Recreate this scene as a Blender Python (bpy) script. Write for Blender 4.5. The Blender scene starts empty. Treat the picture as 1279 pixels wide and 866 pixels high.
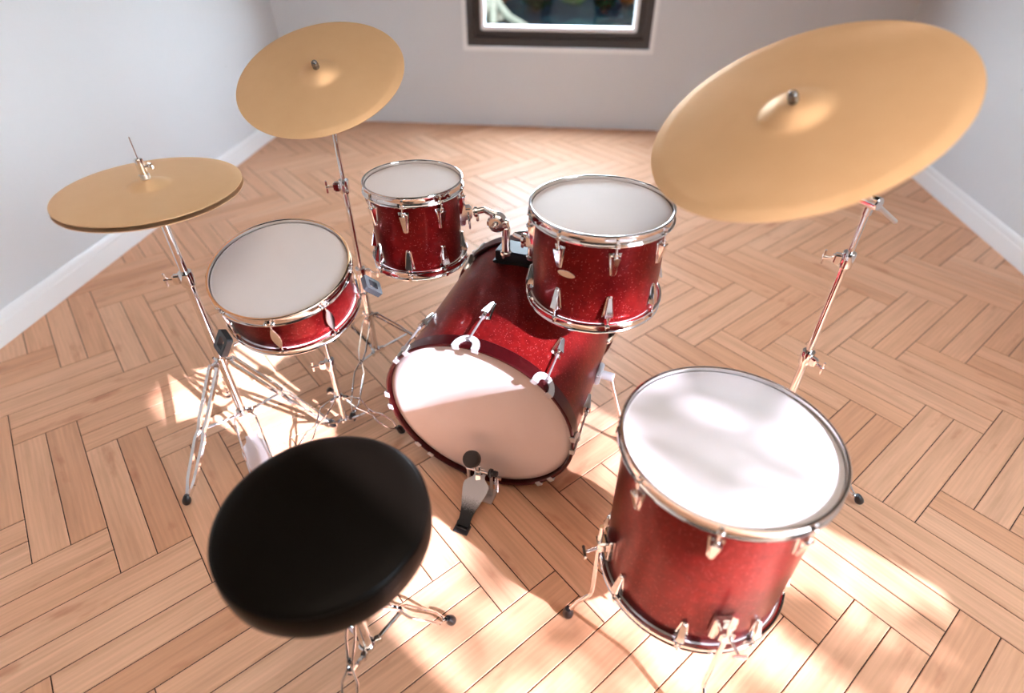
import bpy, bmesh, math, random
from mathutils import Vector, Matrix, Euler
random.seed(7)
C = bpy.context.scene.collection
H = 1.35                      # camera height in metres; the layout below is measured in camera heights
PI = math.pi
def S(x, y, z=0.0): return Vector((x*H, y*H, z*H))

# ------------------------------------------------------------------ materials
def mat(name, col=(0.8, 0.8, 0.8), rough=0.5, metal=0.0, coat=0.0, coat_rough=0.05, spec=0.5):
    m = bpy.data.materials.new(name); m.use_nodes = True
    b = m.node_tree.nodes['Principled BSDF']
    b.inputs['Base Color'].default_value = (*col, 1); b.inputs['Roughness'].default_value = rough
    b.inputs['Metallic'].default_value = metal; b.inputs['Coat Weight'].default_value = coat
    b.inputs['Coat Roughness'].default_value = coat_rough; b.inputs['Specular IOR Level'].default_value = spec
    return m
class NT:
    def __init__(s, m): s.t = m.node_tree; s.b = s.t.nodes['Principled BSDF']
    def n(s, typ, **kw):
        x = s.t.nodes.new(typ)
        for k, v in kw.items(): setattr(x, k, v)
        return x
    def l(s, a, b): s.t.links.new(a, b)
    def math(s, op, a, b=None):
        x = s.n('ShaderNodeMath', operation=op)
        for i, v in enumerate((a, b)):
            if v is None: continue
            if isinstance(v, (int, float)): x.inputs[i].default_value = v
            else: s.l(v, x.inputs[i])
        return x.outputs[0]
    def ramp(s, fac, stops):
        r = s.n('ShaderNodeValToRGB'); e = r.color_ramp.elements
        while len(e) > 1: e.remove(e[0])
        e[0].position = stops[0][0]; e[0].color = (*stops[0][1], 1)
        for p, c in stops[1:]:
            q = e.new(p); q.color = (*c, 1)
        s.l(fac, r.inputs[0]); return r.outputs[0]
    def mix(s, fac, a, b, typ='MIX'):
        x = s.n('ShaderNodeMix', data_type='RGBA', blend_type=typ)
        for i, v in ((0, fac), (6, a), (7, b)):
            if isinstance(v, (int, float)): x.inputs[i].default_value = v
            elif isinstance(v, tuple): x.inputs[i].default_value = (*v, 1)
            else: s.l(v, x.inputs[i])
        return x.outputs[2]
    def noise(s, vec, scale, detail=3, rough=0.5):
        x = s.n('ShaderNodeTexNoise'); x.inputs['Scale'].default_value = scale
        x.inputs['Detail'].default_value = detail; x.inputs['Roughness'].default_value = rough
        if vec is not None: s.l(vec, x.inputs['Vector'])
        return x.outputs[0]
    def obj(s): return s.n('ShaderNodeTexCoord').outputs['Object']
    def bump(s, h, strength, dist=0.001):
        x = s.n('ShaderNodeBump'); x.inputs['Strength'].default_value = strength; x.inputs['Distance'].default_value = dist
        s.l(h, x.inputs['Height']); s.l(x.outputs[0], s.b.inputs['Normal'])

M = {}
M['chrome'] = mat('chrome', (0.86, 0.85, 0.85), 0.09, 1.0)
M['satin_steel'] = mat('satin_steel', (0.72, 0.72, 0.73), 0.30, 0.9)
M['matt_nickel'] = mat('matt_nickel', (0.54, 0.54, 0.55), 0.5, 0.3)
M['dark_metal'] = mat('dark_nickel', (0.22, 0.20, 0.19), 0.25, 0.9)
M['rubber'] = mat('black_rubber', (0.008, 0.008, 0.009), 0.28, 0, 0.3)
M['grip'] = mat('dark_grey_rubber', (0.045, 0.047, 0.052), 0.5)
M['felt'] = mat('dark_felt', (0.05, 0.042, 0.038), 0.9)
M['black_paint'] = mat('black_satin_paint', (0.018, 0.018, 0.02), 0.35)
M['frame_dark'] = mat('window_frame_brown', (0.048, 0.037, 0.033), 0.45)
M['frame_white'] = mat('white_gloss_paint', (0.84, 0.85, 0.86), 0.35)

# red sparkle wrap
m = mat('red_sparkle_wrap', (0.16, 0.006, 0.012), 0.30, 0.55, 0.14, 0.03, 0.06); k = NT(m)
v = k.n('ShaderNodeTexVoronoi'); v.inputs['Scale'].default_value = 400; k.l(k.obj(), v.inputs['Vector'])
rnd = k.n('ShaderNodeSeparateColor'); k.l(v.outputs['Color'], rnd.inputs[0])
fl = k.math('MULTIPLY', k.math('LESS_THAN', v.outputs['Distance'], 0.27), k.math('GREATER_THAN', rnd.outputs[0], 0.88))
cloud = k.noise(k.obj(), 60, 4, 0.6)
base = k.mix(cloud, (0.075, 0.0025, 0.003), (0.25, 0.011, 0.0105))
k.l(k.mix(fl, base, (0.70, 0.17, 0.17)), k.b.inputs['Base Color'])
M['red'] = m
m = mat('red_hoop_lacquer', (0.10, 0.003, 0.007), 0.3, 0.7, 0.3, 0.05); k = NT(m)
k.l(k.mix(k.noise(k.obj(), 90, 4, 0.7), (0.035, 0.0012, 0.0022), (0.085, 0.0035, 0.006)), k.b.inputs['Base Color'])
M['hoop_red'] = m

# coated drum head
m = mat('coated_drum_head', (0.80, 0.75, 0.735), 0.55); k = NT(m)
k.l(k.mix(k.noise(k.obj(), 9, 5, 0.6), (0.67, 0.625, 0.615), (0.73, 0.69, 0.68)), k.b.inputs['Base Color'])
k.bump(k.noise(k.obj(), 900, 2), 0.15, 0.0003)
M['head'] = m
m = mat('bass_drum_head', (0.78, 0.68, 0.64), 0.45); k = NT(m)
k.l(k.mix(k.noise(k.obj(), 7, 5, 0.6), (0.72, 0.64, 0.61), (0.79, 0.73, 0.71)), k.b.inputs['Base Color'])
M['bass_head'] = m

# bronze cymbal
m = mat('cymbal_bronze', (0.80, 0.60, 0.36), 0.45, 0.52); k = NT(m)
sep = k.n('ShaderNodeSeparateXYZ'); k.l(k.obj(), sep.inputs[0])
rad = k.math('SQRT', k.math('ADD', k.math('MULTIPLY', sep.outputs[0], sep.outputs[0]), k.math('MULTIPLY', sep.outputs[1], sep.outputs[1])))
cv = k.n('ShaderNodeCombineXYZ'); k.l(k.math('MULTIPLY', rad, 1.0), cv.inputs[0])
lathe_lines = k.noise(cv.outputs[0], 420, 3, 0.7)
k.l(k.mix(k.noise(k.obj(), 14, 5, 0.65), (0.90, 0.575, 0.30), (0.97, 0.66, 0.37)), k.b.inputs['Base Color'])
k.bump(lathe_lines, 0.10, 0.0004)
M['bronze'] = m

# black vinyl of the seat
m = mat('black_vinyl', (0.0042, 0.0030, 0.0021), 0.34, spec=0.07); k = NT(m)
k.bump(k.noise(k.obj(), 260, 4, 0.6), 0.12, 0.0006)
M['vinyl'] = m

# pedal plate, steel above and black tread at the heel
m = mat('pedal_plate', (0.6, 0.6, 0.6), 0.45, 0.3); k = NT(m)
tc = k.n('ShaderNodeTexCoord'); sx = k.n('ShaderNodeSeparateXYZ'); k.l(tc.outputs['Object'], sx.inputs[0])
vr = k.n('ShaderNodeTexVoronoi'); vr.inputs['Scale'].default_value = 330; k.l(tc.outputs['Object'], vr.inputs['Vector'])
f = k.math('ADD', k.math('MULTIPLY', k.math('SUBTRACT', 0.088, sx.outputs[1]), 26), k.math('MULTIPLY', vr.outputs['Distance'], -0.5))
k.l(k.ramp(f, [(0.0, (0.66, 0.65, 0.66)), (0.95, (0.012, 0.012, 0.013))]), k.b.inputs['Base Color'])
k.l(k.ramp(f, [(0.0, (0.3, 0.3, 0.3)), (0.9, (0, 0, 0))]), k.b.inputs['Metallic'])
M['pedal'] = m

# plaster walls
def plaster(name, a, b):
    m = mat(name, a, 0.85, spec=0.25); k = NT(m); o = k.obj()
    big = k.noise(o, 1.6, 5, 0.6)
    col = k.mix(big, a, b)
    sp = k.n('ShaderNodeTexVoronoi'); sp.inputs['Scale'].default_value = 3.1; k.l(o, sp.inputs['Vector'])
    scuff = k.math('LESS_THAN', sp.outputs['Distance'], 0.022)
    k.l(k.mix(k.math('MULTIPLY', scuff, 0.22), col, (0.22, 0.21, 0.2)), k.b.inputs['Base Color'])
    k.bump(k.math('ADD', k.noise(o, 55, 5, 0.65), k.math('MULTIPLY', k.noise(o, 7, 4), 2.0)), 0.22, 0.004)
    return m
M['plaster'] = plaster('white_plaster', (0.64, 0.66, 0.685), (0.68, 0.70, 0.725))
M['ceiling'] = plaster('dark_ceiling_paint', (0.055, 0.050, 0.045), (0.07, 0.064, 0.058))

# oak planks
m = mat('oak_planks', (0.5, 0.3, 0.18), 0.36, spec=0.38); k = NT(m)
uv = k.n('ShaderNodeUVMap'); uv.uv_map = 'plank_uv'
at = k.n('ShaderNodeAttribute'); at.attribute_name = 'tone'
mp = k.n('ShaderNodeMapping'); mp.inputs['Scale'].default_value = (2.2, 26, 1); k.l(uv.outputs[0], mp.inputs['Vector'])
mp2 = k.n('ShaderNodeMapping'); mp2.inputs['Scale'].default_value = (5, 170, 1); k.l(uv.outputs[0], mp2.inputs['Vector'])
mp3 = k.n('ShaderNodeMapping'); mp3.inputs['Scale'].default_value = (3.2, 9, 1); k.l(uv.outputs[0], mp3.inputs['Vector'])
g1 = k.noise(mp.outputs[0], 1.0, 6, 0.62); g2 = k.noise(mp2.outputs[0], 1.0, 3, 0.6); g3 = k.noise(mp3.outputs[0], 1.6, 4, 0.55)
wv = k.n('ShaderNodeTexWave', wave_type='BANDS', bands_direction='Y'); wv.inputs['Scale'].default_value = 14
wv.inputs['Distortion'].default_value = 9; wv.inputs['Detail'].default_value = 3; wv.inputs['Detail Scale'].default_value = 0.7
mp4 = k.n('ShaderNodeMapping'); mp4.inputs['Scale'].default_value = (0.22, 1.6, 1); k.l(uv.outputs[0], mp4.inputs['Vector']); k.l(mp4.outputs[0], wv.inputs['Vector'])
tone = at.outputs['Fac']
base = k.ramp(tone, [(0.0, (0.54, 0.24, 0.125)), (0.3, (0.70, 0.35, 0.195)), (0.65, (0.79, 0.425, 0.25)), (1.0, (0.83, 0.48, 0.30))])
c1 = k.mix(k.ramp(g1, [(0.30, (1, 1, 1)), (0.62, (0, 0, 0))]), base, (0.40, 0.20, 0.105))
c1 = k.mix(k.math('MULTIPLY', k.ramp(g1, [(0.30, (1, 1, 1)), (0.55, (0, 0, 0))]), 0.36), base, (0.38, 0.18, 0.09))
c2 = k.mix(k.math('MULTIPLY', k.ramp(g2, [(0.40, (0, 0, 0)), (0.75, (1, 1, 1))]), 0.16), c1, (0.30, 0.13, 0.06))
c3 = k.mix(k.math('MULTIPLY', wv.outputs['Fac'], 0.10), c2, (0.33, 0.15, 0.07))
kn = k.ramp(g3, [(0.60, (0, 0, 0)), (0.74, (1, 1, 1))])
c4 = k.mix(k.math('MULTIPLY', kn, 0.55), c3, (0.42, 0.13, 0.06))
k.l(c4, k.b.inputs['Base Color'])
k.l(k.math('ADD', 0.37, k.math('MULTIPLY', g1, 0.16)), k.b.inputs['Roughness'])
k.bump(g2, 0.08, 0.0005)
M['oak'] = m
M['groove'] = mat('groove_dark_wood', (0.045, 0.02, 0.01), 0.9)  # dark brown slab that shows in the plank joints

# outdoors
m = mat('pale_bark', (0.70, 0.68, 0.52), 0.8, spec=0.0); k = NT(m)
k.l(k.mix(k.noise(k.obj(), 14, 5, 0.7), (0.032, 0.032, 0.022), (0.062, 0.061, 0.045)), k.b.inputs['Base Color'])
M['bark_pale'] = m
M['bark'] = mat('grey_bark', (0.014, 0.010, 0.0075), 0.9, spec=0.0)
def leafmat(name, a, b):
    m = mat(name, a, 0.6, spec=0.0); k = NT(m)
    at = k.n('ShaderNodeAttribute'); at.attribute_name = 'tone'
    k.l(k.mix(at.outputs['Fac'], a, b), k.b.inputs['Base Color']); return m
M['leaf_green'] = leafmat('green_leaves', (0.0006, 0.0045, 0.0002), (0.026, 0.052, 0.001))
M['leaf_orange'] = leafmat('orange_leaves', (0.003, 0.0009, 0.0001), (0.055, 0.017, 0.001))
M['leaf_dark'] = leafmat('dark_leaves', (0.0002, 0.0006, 0.0004), (0.0012, 0.003, 0.001))
M['leaf_tree'] = leafmat('tree_leaves', (0.03, 0.09, 0.015), (0.10, 0.20, 0.03))
m = mat('garden_ground', (0.01, 0.04, 0.04), 0.9, spec=0.0); k = NT(m)
k.l(k.ramp(k.noise(k.obj(), 2.2, 5, 0.7), [(0.38, (0.0001, 0.0005, 0.0009)), (0.54, (0.0003, 0.0016, 0.0021)), (0.68, (0.0022, 0.0085, 0.0065)), (0.82, (0.012, 0.016, 0.012))]), k.b.inputs['Base Color'])
M['ground'] = m
# window glass: thin pane, clear with a fresnel reflection
m = bpy.data.materials.new('window_glass'); m.use_nodes = True; t = m.node_tree; t.nodes.clear()
o = t.nodes.new('ShaderNodeOutputMaterial'); mx = t.nodes.new('ShaderNodeMixShader'); tr = t.nodes.new('ShaderNodeBsdfTransparent')
gl = t.nodes.new('ShaderNodeBsdfGlossy'); gl.inputs['Roughness'].default_value = 0.02
mx.inputs[0].default_value = 0.04
t.links.new(tr.outputs[0], mx.inputs[1]); t.links.new(gl.outputs[0], mx.inputs[2]); t.links.new(mx.outputs[0], o.inputs[0])
M['glass'] = m

# ------------------------------------------------------------------ mesh helpers
class MB:
    def __init__(s): s.v = []; s.f = []
    def add(s, vs, fs, mtx=None):
        o = len(s.v)
        s.v += [(mtx @ Vector(p)) if mtx else Vector(p) for p in vs]
        s.f += [tuple(i+o for i in f) for f in fs]; return s
    def box(s, c, size, mtx=None):
        x, y, z = (a/2 for a in size); c = Vector(c)
        vs = [c+Vector((sx*x, sy*y, sz*z)) for sx in (-1, 1) for sy in (-1, 1) for sz in (-1, 1)]
        return s.add(vs, [(0, 1, 3, 2), (4, 6, 7, 5), (0, 4, 5, 1), (2, 3, 7, 6), (0, 2, 6, 4), (1, 5, 7, 3)], mtx)
    def bbox(s, c, size, b, mtx=None):          # box with chamfered edges
        bm = bmesh.new(); bmesh.ops.create_cube(bm, size=1)
        for v in bm.verts: v.co = Vector((v.co.x*size[0], v.co.y*size[1], v.co.z*size[2]))+Vector(c)
        bmesh.ops.bevel(bm, geom=bm.edges[:], offset=b, segments=2, affect='EDGES')
        return s.bm(bm, mtx)
    def bm(s, bm, mtx=None):
        bm.verts.index_update()
        s.add([v.co.copy() for v in bm.verts], [[v.index for v in f.verts] for f in bm.faces], mtx); bm.free(); return s
    def lathe(s, prof, seg=48, mtx=None, closed=False):
        n = len(prof); vs = []; fs = []
        for i in range(seg):
            a = 2*PI*i/seg; c, q = math.cos(a), math.sin(a)
            vs += [(r*c, r*q, z) for r, z in prof]
        for i in range(seg):
            j = (i+1) % seg
            for p in range(n if closed else n-1):
                q = (p+1) % n
                fs.append((i*n+p, j*n+p, j*n+q, i*n+q))
        if not closed:
            if prof[0][0] > 1e-6: fs.append(tuple(i*n for i in reversed(range(seg))))
            if prof[-1][0] > 1e-6: fs.append(tuple(i*n+n-1 for i in range(seg)))
        return s.add(vs, fs, mtx)
    def cyl(s, a, b, r, seg=16, r2=None):
        a, b = Vector(a), Vector(b); d = b-a; L = d.length
        q = d.to_track_quat('Z', 'Y').to_matrix().to_4x4(); q.translation = a
        r2 = r if r2 is None else r2; e = min(r, r2, L)*0.18
        return s.lathe([(r-e, 0), (r, e), (r2, L-e), (r2-e, L)], seg, q)
    def tube(s, pts, r, seg=10, flat=None):     # flat=(w,t): rectangular bar, w along the horizontal side vector
        pts = [Vector(p) for p in pts]; n = len(pts); vs = []; fs = []
        up = Vector((0, 0, 1))
        for i, p in enumerate(pts):
            d = (pts[min(i+1, n-1)]-pts[max(i-1, 0)]).normalized()
            sd = d.cross(up)
            if sd.length < 0.05: sd = d.cross(Vector((0.6, 0.8, 0)))
            sd.normalize(); u2 = sd.cross(d)
            if flat:
                w, t_ = flat[0]/2, flat[1]/2
                ring = [sd*w+u2*t_, -sd*w+u2*t_, -sd*w-u2*t_, sd*w-u2*t_]
            else:
                rr = r[i] if isinstance(r, (list, tuple)) else r
                ring = [sd*rr*math.cos(2*PI*q/seg)+u2*rr*math.sin(2*PI*q/seg) for q in range(seg)]
            vs += [p+q for q in ring]
        m_ = 4 if flat else seg
        for i in range(n-1):
            for q in range(m_):
                a, b = i*m_+q, i*m_+(q+1) % m_
                fs.append((a, b, b+m_, a+m_))
        fs.append(tuple(reversed(range(m_)))); fs.append(tuple((n-1)*m_+q for q in range(m_)))
        return s.add(vs, fs)
    def prism(s, poly, t0, t1, mtx=None, bev=0.0):   # polygon in xy extruded t0..t1 in z
        bm = bmesh.new(); n = len(poly)
        a = [bm.verts.new((x, y, t0)) for x, y in poly]; b = [bm.verts.new((x, y, t1)) for x, y in poly]
        bm.faces.new(list(reversed(a))); bm.faces.new(b)
        for i in range(n): bm.faces.new((a[i], a[(i+1) % n], b[(i+1) % n], b[i]))
        bmesh.ops.recalc_face_normals(bm, faces=bm.faces[:])
        if bev: bmesh.ops.bevel(bm, geom=[e for e in bm.edges if abs(e.verts[0].co.z-e.verts[1].co.z) < 1e-7], offset=bev, segments=2, affect='EDGES')
        return s.bm(bm, mtx)
    def ball(s, c, rx, ry=None, rz=None, mtx=None, seg=16):
        ry = ry or rx; rz = rz or rx; n = 9
        pr = [(max(0.0, math.sin(PI*i/n)), -math.cos(PI*i/n)) for i in range(n+1)]
        pr[0] = (0.0, -1); pr[-1] = (0.0, 1)
        t_ = Matrix.Translation(Vector(c)) @ Matrix.Diagonal((rx, ry, rz, 1))
        return s.lathe(pr, seg, (mtx @ t_) if mtx else t_)
    def torus(s, R, r, z=0, seg=64, k_=8, mtx=None):
        return s.lathe([(R+r*math.cos(2*PI*i/k_), z+r*math.sin(2*PI*i/k_)) for i in range(k_)], seg, mtx, True)
def mesh(name, mb, material, ang=38):
    me = bpy.data.meshes.new(name); me.from_pydata([tuple(v) for v in mb.v], [], mb.f)
    bm = bmesh.new(); bm.from_mesh(me); bmesh.ops.remove_doubles(bm, verts=bm.verts, dist=1e-6)
    bmesh.ops.recalc_face_normals(bm, faces=bm.faces); bm.to_mesh(me); bm.free()
    me.polygons.foreach_set('use_smooth', [True]*len(me.polygons)); me.set_sharp_from_angle(angle=math.radians(ang))
    me.materials.append(material); return me
def obj(name, mb, material, parent=None, mtx=None, ang=38):
    o = bpy.data.objects.new(name, mb if isinstance(mb, bpy.types.Mesh) else mesh(name, mb, material, ang))
    C.objects.link(o); o.parent = parent
    if mtx is not None: o.matrix_local = mtx
    return o
def copy(o, parent, mtx=None, deep=True):
    c = o.copy(); C.objects.link(c); c.parent = parent
    if mtx is not None: c.matrix_local = mtx
    if deep:
        for ch in list(o.children):
            d = ch.copy(); C.objects.link(d); d.parent = c
    return c
def thing(name, label, cat, mtx, group=None):
    o = bpy.data.objects.new(name, None); C.objects.link(o); o.matrix_world = mtx; o.empty_display_size = 0.05
    o['label'] = label; o['category'] = cat
    if group: o['group'] = group
    return o
def struct(name, mb, material, parent=None, ang=38):
    o = obj(name, mb, material, parent, None, ang)
    if parent is None: o['kind'] = 'structure'
    return o
def frame(n, origin):
    n = Vector(n).normalized(); ex = Vector((1, 0, 0))-n*n.x; ex.normalize(); ey = n.cross(ex)
    m_ = Matrix((ex, ey, n)).transposed().to_4x4(); m_.translation = Vector(origin); return m_
def RZ(a): return Matrix.Rotation(a, 4, 'Z')
def T(x, y, z): return Matrix.Translation((x, y, z))
def rad(d): return math.radians(d)

# ------------------------------------------------------------------ room
OPAL_FILL = (0.315, 0.255, 0.21)  # tint of the added overhead fill panel
def rrect(x0, x1, z0, z1, r, n=5):
    pts = []
    for cx, cz, a0 in ((x1-r, z1-r, 0), (x0+r, z1-r, 90), (x0+r, z0+r, 180), (x1-r, z0+r, 270)):
        for i in range(n+1):
            a = rad(a0+90*i/n); pts.append((cx+r*math.cos(a), cz+r*math.sin(a)))
    return pts
def ringframe(outer, inner, d0, d1, mtx):       # frame between two outlines, depth d0..d1 (z of local frame)
    mb = MB(); n = len(outer)
    vs = [(x, y, d) for d in (d0, d1) for ring_ in (outer, inner) for x, y in ring_]
    fs = []
    for i in range(n):
        j = (i+1) % n
        fs += [(i, j, n+j, n+i), (2*n+i, 3*n+i, 3*n+j, 2*n+j), (i, 2*n+i, 2*n+j, j), (n+i, n+j, 3*n+j, 3*n+i)]
    return mb.add(vs, fs, mtx)
XL, XR, YB, YF, ZC = -1.574*H, 1.554*H, 3.218*H, -2.0*H, 2.15*H
WT = 0.16
mb = MB()   # plank floor, double herringbone
W2 = 0.1279*H; U0 = -0.338*H; V0 = 0.0156*H
polys = []
def clip(poly, axis, lim, keep_less):
    out = []
    for i in range(len(poly)):
        a, b = poly[i], poly[(i+1) % len(poly)]
        ia = (a[axis] <= lim) == keep_less; ib = (b[axis] <= lim) == keep_less
        if ia: out.append(a)
        if ia != ib:
            t_ = (lim-a[axis])/(b[axis]-a[axis]); out.append(tuple(a[q]+t_*(b[q]-a[q]) for q in range(4)))
    return out
q2 = math.sqrt(0.5); g = 0.0012
verts, faces, uvs, tones, mats_ = [], [], [], [], []
for i in range(-40, 60):
    for j in range(-40, 60):
        kk = (i+j+1) % 6
        if kk not in (0, 3): continue
        for half in (0, 1):
            if kk == 0: u0, u1, v0, v1, al = i, i+3, j+half*0.5, j+half*0.5+0.5, 0
            else: u0, u1, v0, v1, al = i+half*0.5, i+half*0.5+0.5, j, j+3, 1
            u0, u1, v0, v1 = U0+u0*W2, U0+u1*W2, V0+v0*W2, V0+v1*W2
            cu, cv_ = (u0+u1)/2, (v0+v1)/2
            cx, cy = (cu-cv_)*q2, (cu+cv_)*q2
            if cx < XL-0.5 or cx > XR+0.5 or cy < YF-0.5 or cy > YB+0.5: continue
            ro = (random.random()*60, random.random()*60); tn = min(1, max(0, random.gauss(0.70, 0.18)))
            flip = random.random() < 0.5
            def ring(ins):
                P4 = []
                for (u, v) in ((u0+ins, v0+ins), (u1-ins, v0+ins), (u1-ins, v1-ins), (u0+ins, v1-ins)):
                    a, c = ((u-u0), (v-v0)) if al == 0 else ((v-v0), (u-u0))
                    if flip: a = -a
                    P4.append(((u-v)*q2, (u+v)*q2, a+ro[0], c+ro[1]))
                return P4
            def clipped(P4):
                for ax, lim, less in ((0, XL, False), (0, XR, True), (1, YF, False), (1, YB, True)):
                    P4 = clip(P4, ax, lim, less)
                    if len(P4) < 3: return []
                return P4
            top = clipped(ring(g+0.0012))
            if not top: continue
            full = len(top) == 4 and abs(cx) < XR-0.6
            o = len(verts); n = len(top)
            verts += [(p[0], p[1], 0.0) for p in top]; faces.append(tuple(range(o, o+n))); uvs.append([(p[2], p[3]) for p in top]); tones.append(tn); mats_.append(0)
            low = clipped(ring(g))
            if len(low) == n:
                o2 = len(verts); verts += [(p[0], p[1], -0.0016) for p in low]
                for e in range(n):
                    f_ = (e+1) % n
                    faces.append((o+e, o2+e, o2+f_, o+f_)); uvs.append([(top[e][2], top[e][3]), (low[e][2], low[e][3]), (low[f_][2], low[f_][3]), (top[f_][2], top[f_][3])]); tones.append(tn); mats_.append(0)
o = len(verts)
for z in (-0.0022, -0.05):
    verts += [(XL-WT, YF-WT, z), (XR+WT, YF-WT, z), (XR+WT, YB+WT, z), (XL-WT, YB+WT, z)]
for fc in ((0, 1, 2, 3), (7, 6, 5, 4), (0, 4, 5, 1), (1, 5, 6, 2), (2, 6, 7, 3), (3, 7, 4, 0)):
    faces.append(tuple(o+q for q in fc)); uvs.append([(0, 0)]*4); tones.append(0.3); mats_.append(1)
me = bpy.data.meshes.new('floor'); me.from_pydata(verts, [], faces)
ul = me.uv_layers.new(name='plank_uv'); ta = me.attributes.new('tone', 'FLOAT', 'FACE')
li = 0
for p, uvp in zip(me.polygons, uvs):
    for q, c in zip(p.loop_indices, uvp): ul.data[q].uv = c
ta.data.foreach_set('value', tones); me.polygons.foreach_set('material_index', mats_)
me.materials.append(M['oak']); me.materials.append(M['groove'])
fo = bpy.data.objects.new('floor', me); C.objects.link(fo); fo['kind'] = 'structure'

def wall_hole(axis, lo, hi, a0, a1, z1, hole):
    """slab in the plane of axis between lo and hi, spanning a0..a1 by 0..z1, with a rectangular hole"""
    mb = MB(); h0, h1, k0, k1 = hole
    A = [a0, h0, h1, a1]; Z = [-0.05, k0, k1, z1]
    def P_(d, i, j): return (A[i], d, Z[j]) if axis == 'y' else (d, A[i], Z[j])
    def quad(*p): mb.add(p, [(0, 1, 2, 3)])
    for d in (lo, hi):
        for i in range(3):
            for j in range(3):
                if (i, j) != (1, 1): quad(P_(d, i, j), P_(d, i+1, j), P_(d, i+1, j+1), P_(d, i, j+1))
    for i in range(3):
        quad(P_(lo, i, 0), P_(hi, i, 0), P_(hi, i+1, 0), P_(lo, i+1, 0)); quad(P_(lo, i, 3), P_(hi, i, 3), P_(hi, i+1, 3), P_(lo, i+1, 3))
        quad(P_(lo, 0, i), P_(hi, 0, i), P_(hi, 0, i+1), P_(lo, 0, i+1)); quad(P_(lo, 3, i), P_(hi, 3, i), P_(hi, 3, i+1), P_(lo, 3, i+1))
    for k in (1, 2):
        quad(P_(lo, 1, k), P_(hi, 1, k), P_(hi, 2, k), P_(lo, 2, k)); quad(P_(lo, k, 1), P_(hi, k, 1), P_(hi, k, 2), P_(lo, k, 2))
    return mb
BW = (-0.570*H, 0.360*H, 0.392*H, 1.55*H)            # back window opening
SW = (-0.865*H, 0.165*H, 0.515*H, 1.97*H)              # right-hand window opening (y, z)
struct('wall_back', wall_hole('y', YB, YB+WT, XL-WT, XR+WT, ZC, BW), M['plaster'])
struct('wall_right', wall_hole('x', XR, XR+WT, YF, YB, ZC, SW), M['plaster'])
struct('wall_left', MB().box(((XL-WT/2), (YF+YB)/2, ZC/2-0.025), (WT, YB-YF, ZC+0.05)), M['plaster'])
struct('wall_front', MB().box(((XL+XR)/2, YF-WT/2, ZC/2-0.025), (XR-XL+2*WT, WT, ZC+0.05)), M['ceiling'])
# ceiling with an added unseen opal fill panel over the playing position
K = (-0.80*H, 1.35*H, -0.80*H, 1.30*H); mb = MB()
mb.box(((XL-WT+K[0])/2, (YF+YB)/2, ZC+0.06), (K[0]-XL+WT, YB-YF+2*WT, 0.12)); mb.box(((XR+WT+K[1])/2, (YF+YB)/2, ZC+0.06), (XR+WT-K[1], YB-YF+2*WT, 0.12))
mb.box(((K[0]+K[1])/2, (YF-WT+K[2])/2, ZC+0.06), (K[1]-K[0], K[2]-YF+WT, 0.12)); mb.box(((K[0]+K[1])/2, (YB+WT+K[3])/2, ZC+0.06), (K[1]-K[0], YB+WT-K[3], 0.12))
struct('ceiling', mb, M['ceiling'])
m = bpy.data.materials.new('opal_fill_diffuser'); m.use_nodes = True; t = m.node_tree; t.nodes.clear()
o = t.nodes.new('ShaderNodeOutputMaterial'); tb0 = t.nodes.new('ShaderNodeBsdfTranslucent'); tb0.inputs[0].default_value = (*OPAL_FILL, 1)
t.links.new(tb0.outputs[0], o.inputs[0])
fill_root = bpy.data.objects.new('added_fill_panel', None); C.objects.link(fill_root); fill_root['kind'] = 'structure'; fill_root.location = ((K[0]+K[1])/2, (K[2]+K[3])/2, ZC+0.13)  # added panel that brightens the room from above, not a known window
struct('fill_panel_pane', MB().box((0, 0, 0.02), (K[1]-K[0]-0.02, K[3]-K[2]-0.02, 0.004)), m, fill_root)
struct('fill_panel_frame', ringframe(rrect(-(K[1]-K[0])/2-0.06, (K[1]-K[0])/2+0.06, -(K[3]-K[2])/2-0.06, (K[3]-K[2])/2+0.06, 0.01), rrect(-(K[1]-K[0])/2+0.03, (K[1]-K[0])/2-0.03, -(K[3]-K[2])/2+0.03, (K[3]-K[2])/2-0.03, 0.01), -0.008, 0.05, Matrix()), M['frame_white'], fill_root)
def baseboard(name, x, sgn):
    hb = 0.083*H
    prof = [(0, 0), (0.017, 0), (0.017, hb*0.62), (0.0155, hb*0.68), (0.0125, hb*0.70), (0.0125, hb*0.86), (0.009, hb*0.95), (0.005, hb), (0, hb)]
    mb = MB(); n = len(prof)
    vs = [(x+sgn*px, y, pz+0.0003) for y in (YF, YB) for px, pz in prof]
    mb.add(vs, [tuple(range(n)), tuple(reversed(range(n, 2*n)))]+[(i, (i+1) % n, n+(i+1) % n, n+i) for i in range(n)])
    struct(name, mb, M['frame_white'], None, 25)
baseboard('baseboard_left', XL, 1); baseboard('baseboard_right', XR, -1)

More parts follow.
